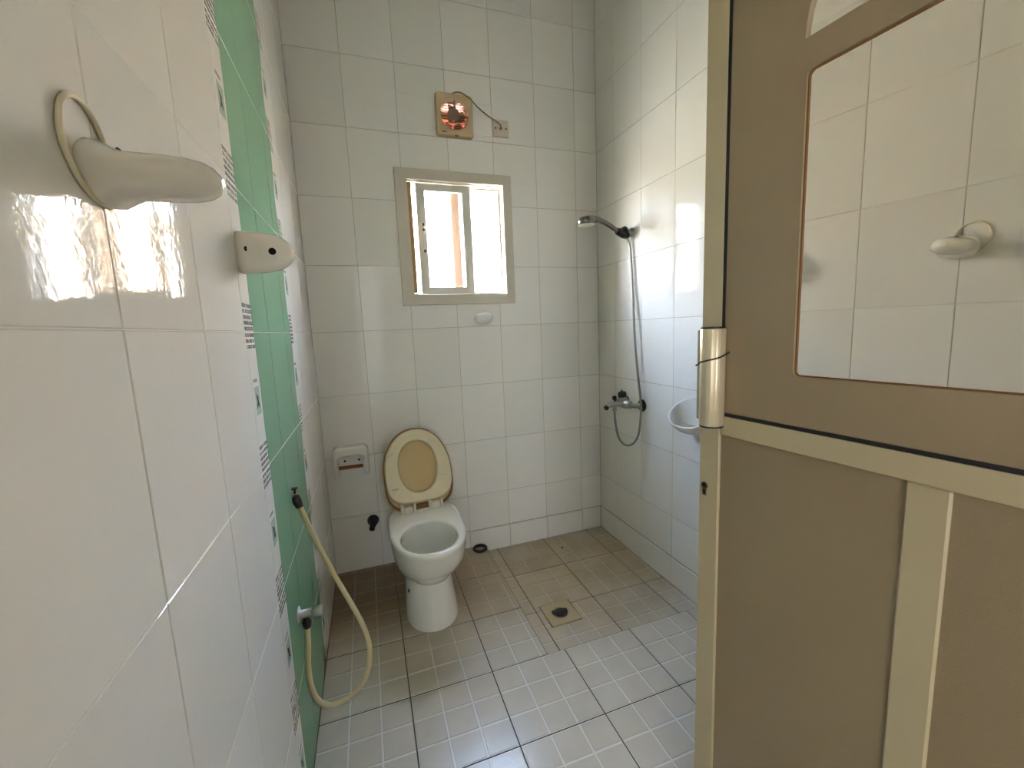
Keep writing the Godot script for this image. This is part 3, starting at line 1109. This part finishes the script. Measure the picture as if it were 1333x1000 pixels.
func build_fan() -> void:
	var f := thing("exhaust_fan", "square yellowed exhaust fan with a round slatted grille above the window", "fan", V(0.787, 1.098, -D))
	var g := Geo.new()
	var sq := round_rect(-0.098, -0.107, 0.098, 0.103, 0.012, 4)
	var sides := []
	for i in 64:
		sides.append(TAU * i / 64)
	var inner := PackedVector2Array()
	var outer := PackedVector2Array()
	for a in sides:
		var dir := Vector2.from_angle(a)
		inner.append(dir * 0.0725)
		outer.append(leave(sq, Vector2.ZERO, dir))
	g.ring_plate(outer, inner, 0.0, 0.024, 0.006)
	obj("fan_frame", g, mats.fan_plastic, f)
	g = Geo.new()
	g.xf = Transform3D(Basis(), Vector3(0, 0, -0.1))
	g.ring_plate(oval(0, 0, 0.0785, 0.0785, 40), oval(0, 0, 0.0745, 0.0745, 40), 0.0, 0.101)
	obj("duct", g, mats.fan_blade, f)
	for k in 13:
		var y := -0.066 + k * 0.011
		var half := sqrt(maxf(0.0, 0.0735 * 0.0735 - y * y))
		g = Geo.new()
		g.xf = Transform3D(Basis(Vector3(1, 0, 0), 0.5), Vector3(0, y, 0.008))
		g.box(Vector3(-half, -0.0012, -0.005), Vector3(half, 0.0012, 0.005), 0.0005)
		obj("slat", g, mats.fan_slat_backlit, f)
	for k in 4:
		g = Geo.new()
		g.xf = Transform3D(Basis(Vector3(0, 0, 1), k * PI / 2 - 0.05), Vector3(0, 0, 0.014))
		g.box(Vector3(0.03, -0.004, -0.002), Vector3(0.0735, 0.004, 0.003), 0.001)
		obj("spoke", g, mats.fan_hub, f)
	g = Geo.new()
	g.xf = Transform3D(Basis(Vector3(1, 0, 0), PI / 2), Vector3(-0.004, 0, -0.004))
	g.lathe([Vector2(0.034, 0), Vector2(0.034, 0.022), Vector2(0.031, 0.026)], 32)
	obj("hub", g, mats.fan_hub, f)
	g = Geo.new()
	for k in 5:
		var a := TAU * k / 5 + 0.3
		var u := Vector3(cos(a), sin(a), 0)
		var v := Vector3(-sin(a), cos(a), 0)
		for s in 6:
			var r0 := 0.028 + s * 0.007
			var r1 := r0 + 0.007
			var wd := 0.017
			var p := func(r, k2, dz) -> Vector3: return u * r + v * (k2 * (wd + r * 0.08)) + Vector3(0, 0, -0.035 + k2 * 0.008 + dz)
			g.quad(p.call(r0, -1, 0), p.call(r1, -1, 0), p.call(r1, 1, 0), p.call(r0, 1, 0))
			g.quad(p.call(r0, 1, -0.0015), p.call(r1, 1, -0.0015), p.call(r1, -1, -0.0015), p.call(r0, -1, -0.0015))
	obj("blades", g, mats.fan_blade, f)
	g = Geo.new()
	for k in 9:
		g.xf = Transform3D(Basis(Vector3(1, 0, 0), -0.8), Vector3(0, -0.072 + k * 0.018, -0.1))
		g.box(Vector3(-0.076, -0.001, -0.014), Vector3(0.076, 0.001, 0.014))
	obj("outer_louver", g, mats.fan_louver, f)
	g = Geo.new()
	g.box(Vector3(-0.072, -0.092, 0.0235), Vector3(-0.048, -0.086, 0.0246), 0.0003)
	obj("name_badge", g, mats.fan_blade, f)
	g = Geo.new()
	g.prism(oval(0.004, -0.1025, 0.01, 0.004, 12), 0.026, 0.001)
	obj("cover_clip", g, mats.fan_blade, f)
	# cord outlet plate and the cable between them
	var p := thing("outlet_plate", "small square cord outlet plate on the wall beside the fan", "outlet", V(1.042, 1.063, -D))
	g = Geo.new()
	g.prism(round_rect(-0.0435, -0.0435, 0.0435, 0.0435, 0.004, 3), 0.009, 0.002)
	obj("cover_plate", g, mats.plate_plastic, p)
	for x in [-0.03, 0.03]:
		g = Geo.new()
		g.xf = Transform3D(Basis(Vector3(1, 0, 0), PI / 2), Vector3(x, 0, 0.0085))
		g.lathe([Vector2(0.0052, 0), Vector2(0.0052, 0.0012), Vector2(0.003, 0.002)], 14)
		obj("screw", g, mats.fan_blade, p)
	g = Geo.new()
	g.xf = Transform3D(Basis(Vector3(1, 0, 0), PI / 2), Vector3(0, 0.0, 0.008))
	g.lathe([Vector2(0.008, 0), Vector2(0.0075, 0.006), Vector2(0.005, 0.008)], 14)
	obj("cord_grip", g, mats.cable, p)
	g = Geo.new()
	g.tube(curve([V(0.785, 1.2045, -D + 0.014), V(0.80, 1.209, -D + 0.02), V(0.83, 1.205, -D + 0.028), V(0.87, 1.186, -D + 0.024), V(0.92, 1.152, -D + 0.012), V(0.97, 1.122, -D + 0.008), V(1.015, 1.095, -D + 0.014), V(1.036, 1.078, -D + 0.02), V(1.042, 1.063, -D + 0.016)]), [0.0032], 8)
	tag(obj("cable", g, mats.cable), "thin dull cable running from the fan to the outlet plate", "cable")


func bracket(called: String, label: String, xf: Transform3D) -> Node3D:
	# local y: across the base, z: thickness, x: out of the wall
	var b := thing(called, label, "towel bracket", xf.origin, "ceramic towel rail brackets on the left wall")
	b.basis = xf.basis
	var g := Geo.new()
	var rings := []
	for q in [[0.0, 0.046, 0.031], [0.003, 0.0475, 0.033], [0.009, 0.0475, 0.0325], [0.018, 0.0465, 0.027], [0.028, 0.0455, 0.0225], [0.045, 0.0445, 0.0225], [0.065, 0.0425, 0.0225], [0.082, 0.038, 0.0215], [0.096, 0.030, 0.019], [0.105, 0.021, 0.0145], [0.110, 0.0125, 0.0085], [0.1125, 0.005, 0.0035]]:
		var ring := PackedVector3Array()
		for p in oval(0, 0, q[1], q[2], 36, 2.5):
			ring.append(Vector3(q[0], p.x, p.y))
		rings.append(ring)
	g.loft(rings)
	obj("bracket_arm", g, mats.ceramic, b)
	g = Geo.new()
	g.xf = Transform3D(Basis(), Vector3(0.070, 0.0, 0.0202))
	g.prism(oval(0, 0, 0.0078, 0.0078, 24), 0.0025)
	obj("rail_socket", g, mats.hole_dark, b)
	g = Geo.new()
	g.xf = Transform3D(Basis(Vector3(0, 1, 0), 0.95), Vector3(0.0185, 0.004, 0.0262))
	g.prism(oval(0, 0, 0.0038, 0.0055, 16), 0.0016)
	obj("screw_hole", g, mats.hole_dark, b)
	return b


func build_wall_fittings() -> void:
	var g: Geo
	# two ceramic brackets of a lost towel rail; the near one has turned on its screw
	var far_b := Basis(Vector3(1, 0, 0), Vector3(0, 1, 0), Vector3(0, 0, 1))
	bracket("towel_bracket", "rounded grey-white bracket over the green band, its round socket facing the room door", Transform3D(far_b, V(0.0, 0.178, -1.125)))
	var near := Basis(Vector3(1, 0, 0), deg_to_rad(-84))
	bracket("towel_bracket", "large near bracket turned sideways on its screw, in front of a sealant ring", Transform3D(near, V(0.0, 0.164, -0.592)))
	# ring of old sealant left on the tile
	var pts := []
	for q in [[-0.592, 0.131], [-0.566, 0.134], [-0.545, 0.144], [-0.532, 0.16], [-0.526, 0.178], [-0.528, 0.198], [-0.538, 0.216], [-0.555, 0.226], [-0.572, 0.226], [-0.587, 0.218], [-0.598, 0.203], [-0.604, 0.185]]:
		pts.append(V(0.003, q[1], q[0]))
	g = Geo.new()
	g.tube(curve(pts, 0.005), [0.0030], 10)
	tag(obj("sealant_ring", g, mats.silicone), "thin cream loop of old sealant on the left wall behind the near bracket", "sealant")

	# oval knob under the window
	var k := thing("robe_hook", "small oval white ceramic knob on the wall below the window", "hook", V(0.888, 0.044, -D))
	g = Geo.new()
	g.xf = Transform3D(Basis(Vector3(0, 0, 1), 0.12), Vector3.ZERO)
	var rings := []
	for q in [[0.0, 0.03, 0.022], [0.014, 0.03, 0.021], [0.020, 0.046, 0.028], [0.026, 0.052, 0.032], [0.034, 0.053, 0.033], [0.042, 0.049, 0.029], [0.048, 0.039, 0.022], [0.051, 0.022, 0.012]]:
		var ring := PackedVector3Array()
		for p in oval(0, 0, q[1], q[2], 36, 2.2):
			ring.append(Vector3(p.x, p.y, q[0]))
		rings.append(ring)
	g.loft(rings)
	obj("knob", g, mats.ceramic_white, k)

	# ceramic toilet-paper holder: a hooded back with two arms, the roller gone
	var tp := thing("paper_holder", "white ceramic toilet paper holder without its roller beside the toilet lid", "paper holder", V(0.131, -0.668, -D))
	g = Geo.new()
	var out := PackedVector2Array()
	for p in round_rect(-0.087, -0.085, 0.087, 0.078, 0.03, 6):
		if p.y > 0.0:
			out.append(p)
	# counter-clockwise from the top right; down the left arm, round the recess, up the right arm
	var u := PackedVector2Array()
	u.append(Vector2(0.086, -0.062))
	for p in out:
		u.append(p)
	for p in [Vector2(-0.088, -0.055), Vector2(-0.084, -0.08), Vector2(-0.074, -0.089), Vector2(-0.064, -0.083), Vector2(-0.062, -0.06), Vector2(-0.064, 0.008), Vector2(-0.057, 0.022), Vector2(-0.04, 0.028), Vector2(0.044, 0.028), Vector2(0.058, 0.022), Vector2(0.062, 0.008), Vector2(0.060, -0.05), Vector2(0.063, -0.07), Vector2(0.072, -0.076), Vector2(0.082, -0.073)]:
		u.append(p)
	g.prism(u, 0.074, 0.009)
	obj("hood", g, mats.ceramic, tp)
	g = Geo.new()
	g.box(Vector3(-0.070, -0.062, 0.0), Vector3(0.070, 0.05, 0.004), 0.001)
	obj("back_plate", g, mats.ceramic, tp)
	g = Geo.new()
	g.box(Vector3(-0.066, -0.052, 0.006), Vector3(0.055, -0.034, 0.016), 0.004)
	part_label(obj("ledge", g, mats.rust, tp), "rust-stained ledge")
	for x in [-0.034, 0.036]:
		g = Geo.new()
		g.xf = Transform3D(Basis(), Vector3(x, -0.009, 0.006))
		g.prism(oval(0, 0, 0.0055, 0.0055, 16), 0.0035, 0.0008)
		obj("screw_hole", g, mats.hole_dark, tp)

	# black supply valve low beside the toilet
	var v := thing("supply_valve", "small black water supply valve low on the wall beside the toilet", "valve", V(0.211, -1.03, -D))
	g = Geo.new()
	g.xf = Transform3D(Basis(Vector3(1, 0, 0), PI / 2), Vector3.ZERO)
	g.lathe([Vector2(0.031, 0), Vector2(0.03, 0.008), Vector2(0.02, 0.014), Vector2(0.018, 0.04), Vector2(0.014, 0.044)], 20)
	obj("valve_body", g, mats.black_plastic, v)
	g = Geo.new()
	g.xf = Transform3D(Basis(Vector3(0, 0, 1), -0.25), Vector3(0, 0, 0.027))
	g.lathe([Vector2(0.013, -0.045), Vector2(0.015, -0.04), Vector2(0.015, -0.02), Vector2(0.011, 0.0)], 16)
	obj("outlet", g, mats.black_plastic, v)
	g = Geo.new()
	g.xf = Transform3D(Basis(Vector3(1, 0, 0), PI / 2), Vector3(0, 0, 0.04))
	g.lathe([Vector2(0.016, 0), Vector2(0.018, 0.004), Vector2(0.018, 0.012), Vector2(0.014, 0.016)], 12)
	obj("valve_knob", g, mats.black_rubber, v)

	# ceramic soap dish on the right wall
	var s := thing("soap_dish", "white ribbed ceramic soap dish on the right wall behind the door edge", "soap dish", V(W, -0.44, -1.465))
	# local: x into the room, y up, z along the wall
	s.basis = Basis(Vector3(-1, 0, 0), Vector3(0, 1, 0), Vector3(0, 0, -1))
	g = Geo.new()
	var lip := func(a: float, d: float, y: float, tilt: float) -> PackedVector3Array:
		var o := PackedVector3Array()
		for p in oval(0, 0, a, 1.0, 48, 2.2):
			var dd := 0.5 + 0.5 * -p.y          # 0 at the wall, 1 at the front
			o.append(Vector3(0.004 + d * dd, y + tilt * (1.0 - dd), -p.x))
		return o
	g.loft([lip.call(0.06, 0.05, -0.072, 0.02), lip.call(0.09, 0.085, -0.068, 0.03), lip.call(0.112, 0.11, -0.05, 0.09), lip.call(0.118, 0.119, -0.036, 0.112), lip.call(0.116, 0.118, -0.032, 0.113), lip.call(0.110, 0.112, -0.034, 0.106), lip.call(0.098, 0.10, -0.052, 0.06), lip.call(0.085, 0.085, -0.058, 0.01)], true, true)
	obj("dish", g, mats.ceramic_white, s)
	for i in 5:
		g = Geo.new()
		g.xf = Transform3D(Basis(), Vector3(0.045, -0.054, 0.056 - 0.028 * i))
		g.box(Vector3(-0.02, -0.004, -0.005), Vector3(0.042, 0.012, 0.005), 0.004)
		obj("rib", g, mats.ceramic_white, s)


func build_shower() -> void:
	var g: Geo
	# wall holder with its black clamp
	var h := thing("shower_holder", "shower holder of a grey wall stub and black clamp on the right wall", "holder", V(W, 0.462, -1.983))
	g = Geo.new()
	g.xf = Transform3D(Basis(Vector3(0, 0, 1), PI / 2), Vector3.ZERO)
	g.lathe([Vector2(0.024, 0), Vector2(0.023, 0.006), Vector2(0.015, 0.012), Vector2(0.015, 0.03)], 20)
	obj("wall_stub", g, mats.worn_chrome, h)
	g = Geo.new()
	g.xf = Transform3D(Basis(Vector3(0, 0, 1), 0.45), Vector3(-0.038, -0.002, 0))
	g.box(Vector3(-0.018, -0.032, -0.02), Vector3(0.016, 0.032, 0.02), 0.01)
	obj("clamp_joint", g, mats.black_plastic, h)
	g = Geo.new()
	g.xf = Transform3D(Basis(Vector3(0, 0, 1), 1.1), Vector3(-0.066, -0.006, 0))
	g.lathe([Vector2(0.017, -0.026), Vector2(0.019, -0.02), Vector2(0.019, 0.02), Vector2(0.017, 0.026)], 20)
	obj("clamp_sleeve", g, mats.black_plastic, h)

	# hand shower
	var s := thing("hand_shower", "chrome hand shower with curved handle resting in the black clamp", "shower head", V(1.585, 0.447, -1.983))
	var ax := Vector3(-1.585, -0.447 - E, 1.983)
	var pts := curve([V(1.612, 0.436, -1.983), V(1.575, 0.452, -1.983), V(1.53, 0.478, -1.983), V(1.485, 0.502, -1.983), V(1.44, 0.518, -1.983), V(1.40, 0.524, -1.983), V(1.365, 0.52, -1.983)], 0.012)
	var rad := []
	for i in pts.size():
		var t := float(i) / (pts.size() - 1)
		rad.append(lerpf(0.009, 0.0125, smoothstep(0.1, 0.4, t)) + 0.003 * smoothstep(0.6, 1.0, t))
	g = Geo.new()
	g.xf = Transform3D(Basis(), ax)
	g.tube(pts, rad, 16)
	obj("handle", g, mats.chrome, s)
	g = Geo.new()
	g.xf = Transform3D(Basis(), ax) * Transform3D(Basis(Vector3(0, 0, 1), 0.06), V(1.368, 0.512, -1.983))
	g.lathe([Vector2(0.044, -0.02), Vector2(0.049, -0.016), Vector2(0.05, -0.006), Vector2(0.046, 0.006), Vector2(0.033, 0.016), Vector2(0.014, 0.021)], 32)
	obj("shower_head", g, mats.chrome, s)
	g = Geo.new()
	g.xf = Transform3D(Basis(), ax) * Transform3D(Basis(Vector3(0, 0, 1), 0.06), V(1.368, 0.512, -1.983))
	g.lathe([Vector2(0.036, -0.026), Vector2(0.041, -0.0245), Vector2(0.042, -0.019)], 32)
	obj("spray_face", g, mats.hinge_plastic, s)

	# hose
	g = Geo.new()
	var hp := curve([V(1.605, 0.437, -1.983), V(1.618, 0.41, -1.98), V(1.621, 0.36, -1.970), V(1.618, 0.181, -1.950), V(1.609, -0.104, -1.915), V(1.609, -0.291, -1.890), V(1.611, -0.446, -1.866), V(1.607, -0.525, -1.863), V(1.598, -0.609, -1.868), V(1.580, -0.66, -1.885), V(1.557, -0.678, -1.910), V(1.536, -0.664, -1.935), V(1.522, -0.625, -1.950), V(1.513, -0.55, -1.960), V(1.509, -0.4905, -1.960)], 0.008)
	g.tube(hp, [0.0062], 10)
	tag(obj("shower_hose", g, mats.hose_metal), "grey metal shower hose hanging in a loop from holder to mixer tap", "hose")

	# mixer tap
	var m := thing("mixer_tap", "worn chrome bath mixer tap with black top lever on the right wall", "tap", V(W, -0.46, -1.96))
	for z in [0.072, -0.078]:
		g = Geo.new()
		g.xf = Transform3D(Basis(Vector3(0, 0, 1), PI / 2), Vector3(0, 0, z))
		g.lathe([Vector2(0.033, 0), Vector2(0.033, 0.006), Vector2(0.026, 0.013), Vector2(0.018, 0.016)], 24)
		obj("wall_flange", g, mats.black_plastic, m)
		g = Geo.new()
		g.tube(curve([Vector3(-0.012, 0, z), Vector3(-0.035, 0.0, z), Vector3(-0.055, 0.003, z * 0.86), Vector3(-0.06, 0.005, z * 0.6)], 0.008), [0.0135], 14)
		obj("inlet", g, mats.worn_chrome, m)
	g = Geo.new()
	g.xf = Transform3D(Basis(Vector3(1, 0, 0), PI / 2), Vector3(-0.066, 0.006, 0))
	g.lathe([Vector2(0.016, -0.062), Vector2(0.021, -0.056), Vector2(0.022, -0.03), Vector2(0.027, -0.02), Vector2(0.028, 0.02), Vector2(0.022, 0.03), Vector2(0.021, 0.056), Vector2(0.016, 0.062)], 24)
	obj("tap_body", g, mats.worn_chrome, m)
	g = Geo.new()
	g.tube(curve([Vector3(-0.075, 0.006, 0), Vector3(-0.105, 0.008, 0), Vector3(-0.135, 0.008, 0), Vector3(-0.16, 0.004, 0), Vector3(-0.178, -0.006, 0)], 0.008), [0.0185, 0.018, 0.0165, 0.0145, 0.013], 16)
	obj("spout", g, mats.worn_chrome, m)
	g = Geo.new()
	g.xf = Transform3D(Basis(Vector3(0, 0, 1), -0.9), Vector3(-0.178, -0.006, 0))
	g.lathe([Vector2(0.0115, -0.012), Vector2(0.0135, -0.01), Vector2(0.0135, 0.006)], 16)
	obj("spout_nozzle", g, mats.black_plastic, m)
	g = Geo.new()
	g.xf = Transform3D(Basis(Vector3(0, 0, 1), 0.1), Vector3(-0.076, 0.02, 0))
	g.lathe([Vector2(0.027, 0.0), Vector2(0.025, 0.016), Vector2(0.022, 0.024)], 20)
	obj("cartridge_dome", g, mats.worn_chrome, m)
	g = Geo.new()
	g.xf = Transform3D(Basis(Vector3(0, 0, 1), 0.1), Vector3(-0.078, 0.043, 0))
	g.lathe([Vector2(0.021, 0.0), Vector2(0.024, 0.004), Vector2(0.023, 0.024), Vector2(0.018, 0.03), Vector2(0.004, 0.031), Vector2(0.0035, 0.041)], 20)
	obj("lever_knob", g, mats.black_plastic, m)
	g = Geo.new()
	g.xf = Transform3D(Basis(Vector3(0, 0, 1), 0.15), Vector3(-0.125, 0.02, 0))
	g.lathe([Vector2(0.006, 0), Vector2(0.006, 0.012), Vector2(0.012, 0.014), Vector2(0.0125, 0.028), Vector2(0.009, 0.034)], 16)
	obj("diverter_knob", g, mats.black_plastic, m)
	g = Geo.new()
	g.xf = Transform3D(Basis(), Vector3(-0.128, -0.03, 0))
	g.lathe([Vector2(0.0105, 0), Vector2(0.0105, 0.014), Vector2(0.008, 0.02), Vector2(0.008, 0.028)], 14)
	obj("hose_nut", g, mats.worn_chrome, m)


func build_bidet() -> void:
	var g: Geo
	# upper holder with the sprayer end of the hose
	var u := thing("spray_holder", "small dark metal wall holder with hose nozzle on the green band", "holder", V(0.0, -0.498, -1.40))
	g = Geo.new()
	g.xf = Transform3D(Basis(Vector3(0, 0, 1), -PI / 2), Vector3.ZERO)
	g.lathe([Vector2(0.010, 0), Vector2(0.010, 0.003), Vector2(0.004, 0.005), Vector2(0.004, 0.014)], 14)
	obj("wall_pin", g, mats.satin_chrome, u)
	g = Geo.new()
	g.xf = Transform3D(Basis(), Vector3(0.008, 0.008, 0))
	g.lathe([Vector2(0.0035, -0.02), Vector2(0.0035, 0.008), Vector2(0.009, 0.009), Vector2(0.009, 0.013)], 12)
	obj("pin_head", g, mats.black_plastic, u)
	g = Geo.new()
	var ax := Basis(Quaternion(Vector3.UP, Vector3(-0.30, 0.95, -0.1).normalized()))
	g.xf = Transform3D(ax, Vector3(0.016, -0.036, 0.0))
	g.lathe([Vector2(0.009, -0.008), Vector2(0.012, -0.006), Vector2(0.013, 0.006), Vector2(0.0145, 0.010), Vector2(0.0135, 0.030), Vector2(0.009, 0.036)], 14)
	obj("nozzle_nut", g, mat("dark_metal", rgb(74, 72, 68), 0.35, 0.7), u)
	# hose
	g = Geo.new()
	g.tube(curve([V(0.016, -0.532, -1.400), V(0.052, -0.641, -1.380), V(0.099, -0.755, -1.350), V(0.141, -0.844, -1.320), V(0.171, -0.904, -1.290), V(0.186, -0.959, -1.270), V(0.184, -1.007, -1.260), V(0.170, -1.050, -1.250), V(0.142, -1.089, -1.250), V(0.107, -1.109, -1.250), V(0.063, -1.111, -1.250), V(0.031, -1.086, -1.255), V(0.016, -1.040, -1.265), V(0.013, -0.985, -1.275), V(0.018, -0.918, -1.285), V(0.020, -0.8735, -1.290)], 0.01), [0.0078], 12)
	tag(obj("bidet_hose", g, mats.cream_hose), "cream rubber hose drooping in a loop before the green band", "hose")
	# angle valve
	var v := thing("angle_valve", "chrome angle valve low on the green band at the lower hose end", "valve", V(0.0, -0.827, -1.29))
	g = Geo.new()
	g.xf = Transform3D(Basis(Vector3(0, 0, 1), -PI / 2), Vector3.ZERO)
	g.lathe([Vector2(0.024, 0), Vector2(0.024, 0.003), Vector2(0.012, 0.006), Vector2(0.012, 0.036)], 20)
	obj("valve_body", g, mats.satin_chrome, v)
	g = Geo.new()
	g.xf = Transform3D(Basis(Vector3(0, 0, 1), -PI / 2), Vector3(0.037, 0, 0))
	g.lathe([Vector2(0.010, 0), Vector2(0.0145, 0.002), Vector2(0.0155, 0.018), Vector2(0.0155, 0.026), Vector2(0.012, 0.029)], 18)
	obj("valve_handle", g, mats.satin_chrome, v)
	g = Geo.new()
	g.xf = Transform3D(Basis(), Vector3(0.020, -0.046, 0))
	g.lathe([Vector2(0.009, 0), Vector2(0.0125, 0.004), Vector2(0.0135, 0.022), Vector2(0.010, 0.026), Vector2(0.009, 0.04)], 14)
	obj("hose_nut", g, mats.black_plastic, v)


func build_floor_things() -> void:
	var g: Geo
	var fy := SUNK + E
	# floor drain
	var d := thing("floor_drain", "square beige drain cover set in the sunken shower floor", "drain", Vector3(1.008, fy, -1.65))
	d.rotation.y = 0.02
	g = Geo.new()
	g.xf = Transform3D(Basis(Vector3(1, 0, 0), -PI / 2), Vector3(0, -0.004, 0))
	var outer := PackedVector2Array()
	var inner := PackedVector2Array()
	var sq := round_rect(-0.0725, -0.0725, 0.0725, 0.0725, 0.003, 2)
	for i in 48:
		var dir := Vector2.from_angle(TAU * i / 48)
		inner.append(dir * 0.036)
		outer.append(leave(sq, Vector2.ZERO, dir))
	# keep the square's corners sharp
	for c in [Vector2(1, 1), Vector2(-1, 1), Vector2(-1, -1), Vector2(1, -1)]:
		outer[int(roundf(fposmod(c.angle(), TAU) / TAU * 48))] = c * 0.0718
	g.ring_plate(outer, inner, 0.0, 0.006, 0.001)
	obj("drain_plate", g, mats.drain_plate, d)
	g = Geo.new()
	g.xf = Transform3D(Basis(), Vector3(0, -0.03, 0))
	g.lathe([Vector2(0.036, 0), Vector2(0.037, 0.001)], 24)
	obj("drain_pit", g, mats.hole_dark, d)
	var rim := Geo.new()
	rim.xf = Transform3D(Basis(Vector3(1, 0, 0), -PI / 2), Vector3(0, -0.03, 0))
	rim.ring_plate(oval(0, 0, 0.0385, 0.0385, 32), oval(0, 0, 0.034, 0.034, 32), 0.0, 0.0305, 0.001)
	obj("drain_ring", rim, mats.drain_plate, d)
	# black scrap lying in the drain
	g = Geo.new()
	g.xf = Transform3D(Basis(Vector3(0, 1, 0), -0.25) * Basis(Vector3(0, 0, 1), 0.12), Vector3(1.008, fy + 0.006, -1.652))
	g.box(Vector3(-0.04, -0.006, -0.012), Vector3(0.034, 0.006, 0.014), 0.004)
	g.box(Vector3(-0.02, -0.012, -0.02), Vector3(0.016, 0.002, 0.022), 0.003)
	tag(obj("rubber_scrap", g, mats.black_rubber), "black rubber scrap lying across the hole of the floor drain", "scrap")
	# black rubber ring by the back wall
	g = Geo.new()
	var pts := PackedVector3Array()
	for i in 41:
		var t := TAU * i / 40
		pts.append(Vector3(0.036 * cos(t), 0, -0.036 * sin(t)))
	g.xf = Transform3D(Basis().scaled(Vector3(1, 1.2, 1)), Vector3(0.788, 0.009, -2.272))
	g.tube(pts, [0.0072], 12, false)
	tag(obj("rubber_ring", g, mats.black_rubber), "black rubber ring lying on the floor right of the toilet", "ring")
	# small dark pebble and a rusty flake
	g = Geo.new()
	g.xf = Transform3D(Basis(), Vector3(1.27, fy, -2.17))
	g.lathe([Vector2(0.004, 0), Vector2(0.006, 0.002), Vector2(0.005, 0.005), Vector2(0.002, 0.006)], 9)
	tag(obj("pebble", g, mats.hole_dark), "tiny dark pebble on the tan tiles near the shower corner", "pebble")
	g = Geo.new()
	g.xf = Transform3D(Basis(), Vector3(0.083, 0, -1.005))
	g.lathe([Vector2(0.009, 0), Vector2(0.007, 0.002), Vector2(0.003, 0.003)], 9)
	tag(obj("rust_flake", g, mats.rust), "small rusty orange flake on the pale tiles near the left wall", "flake")
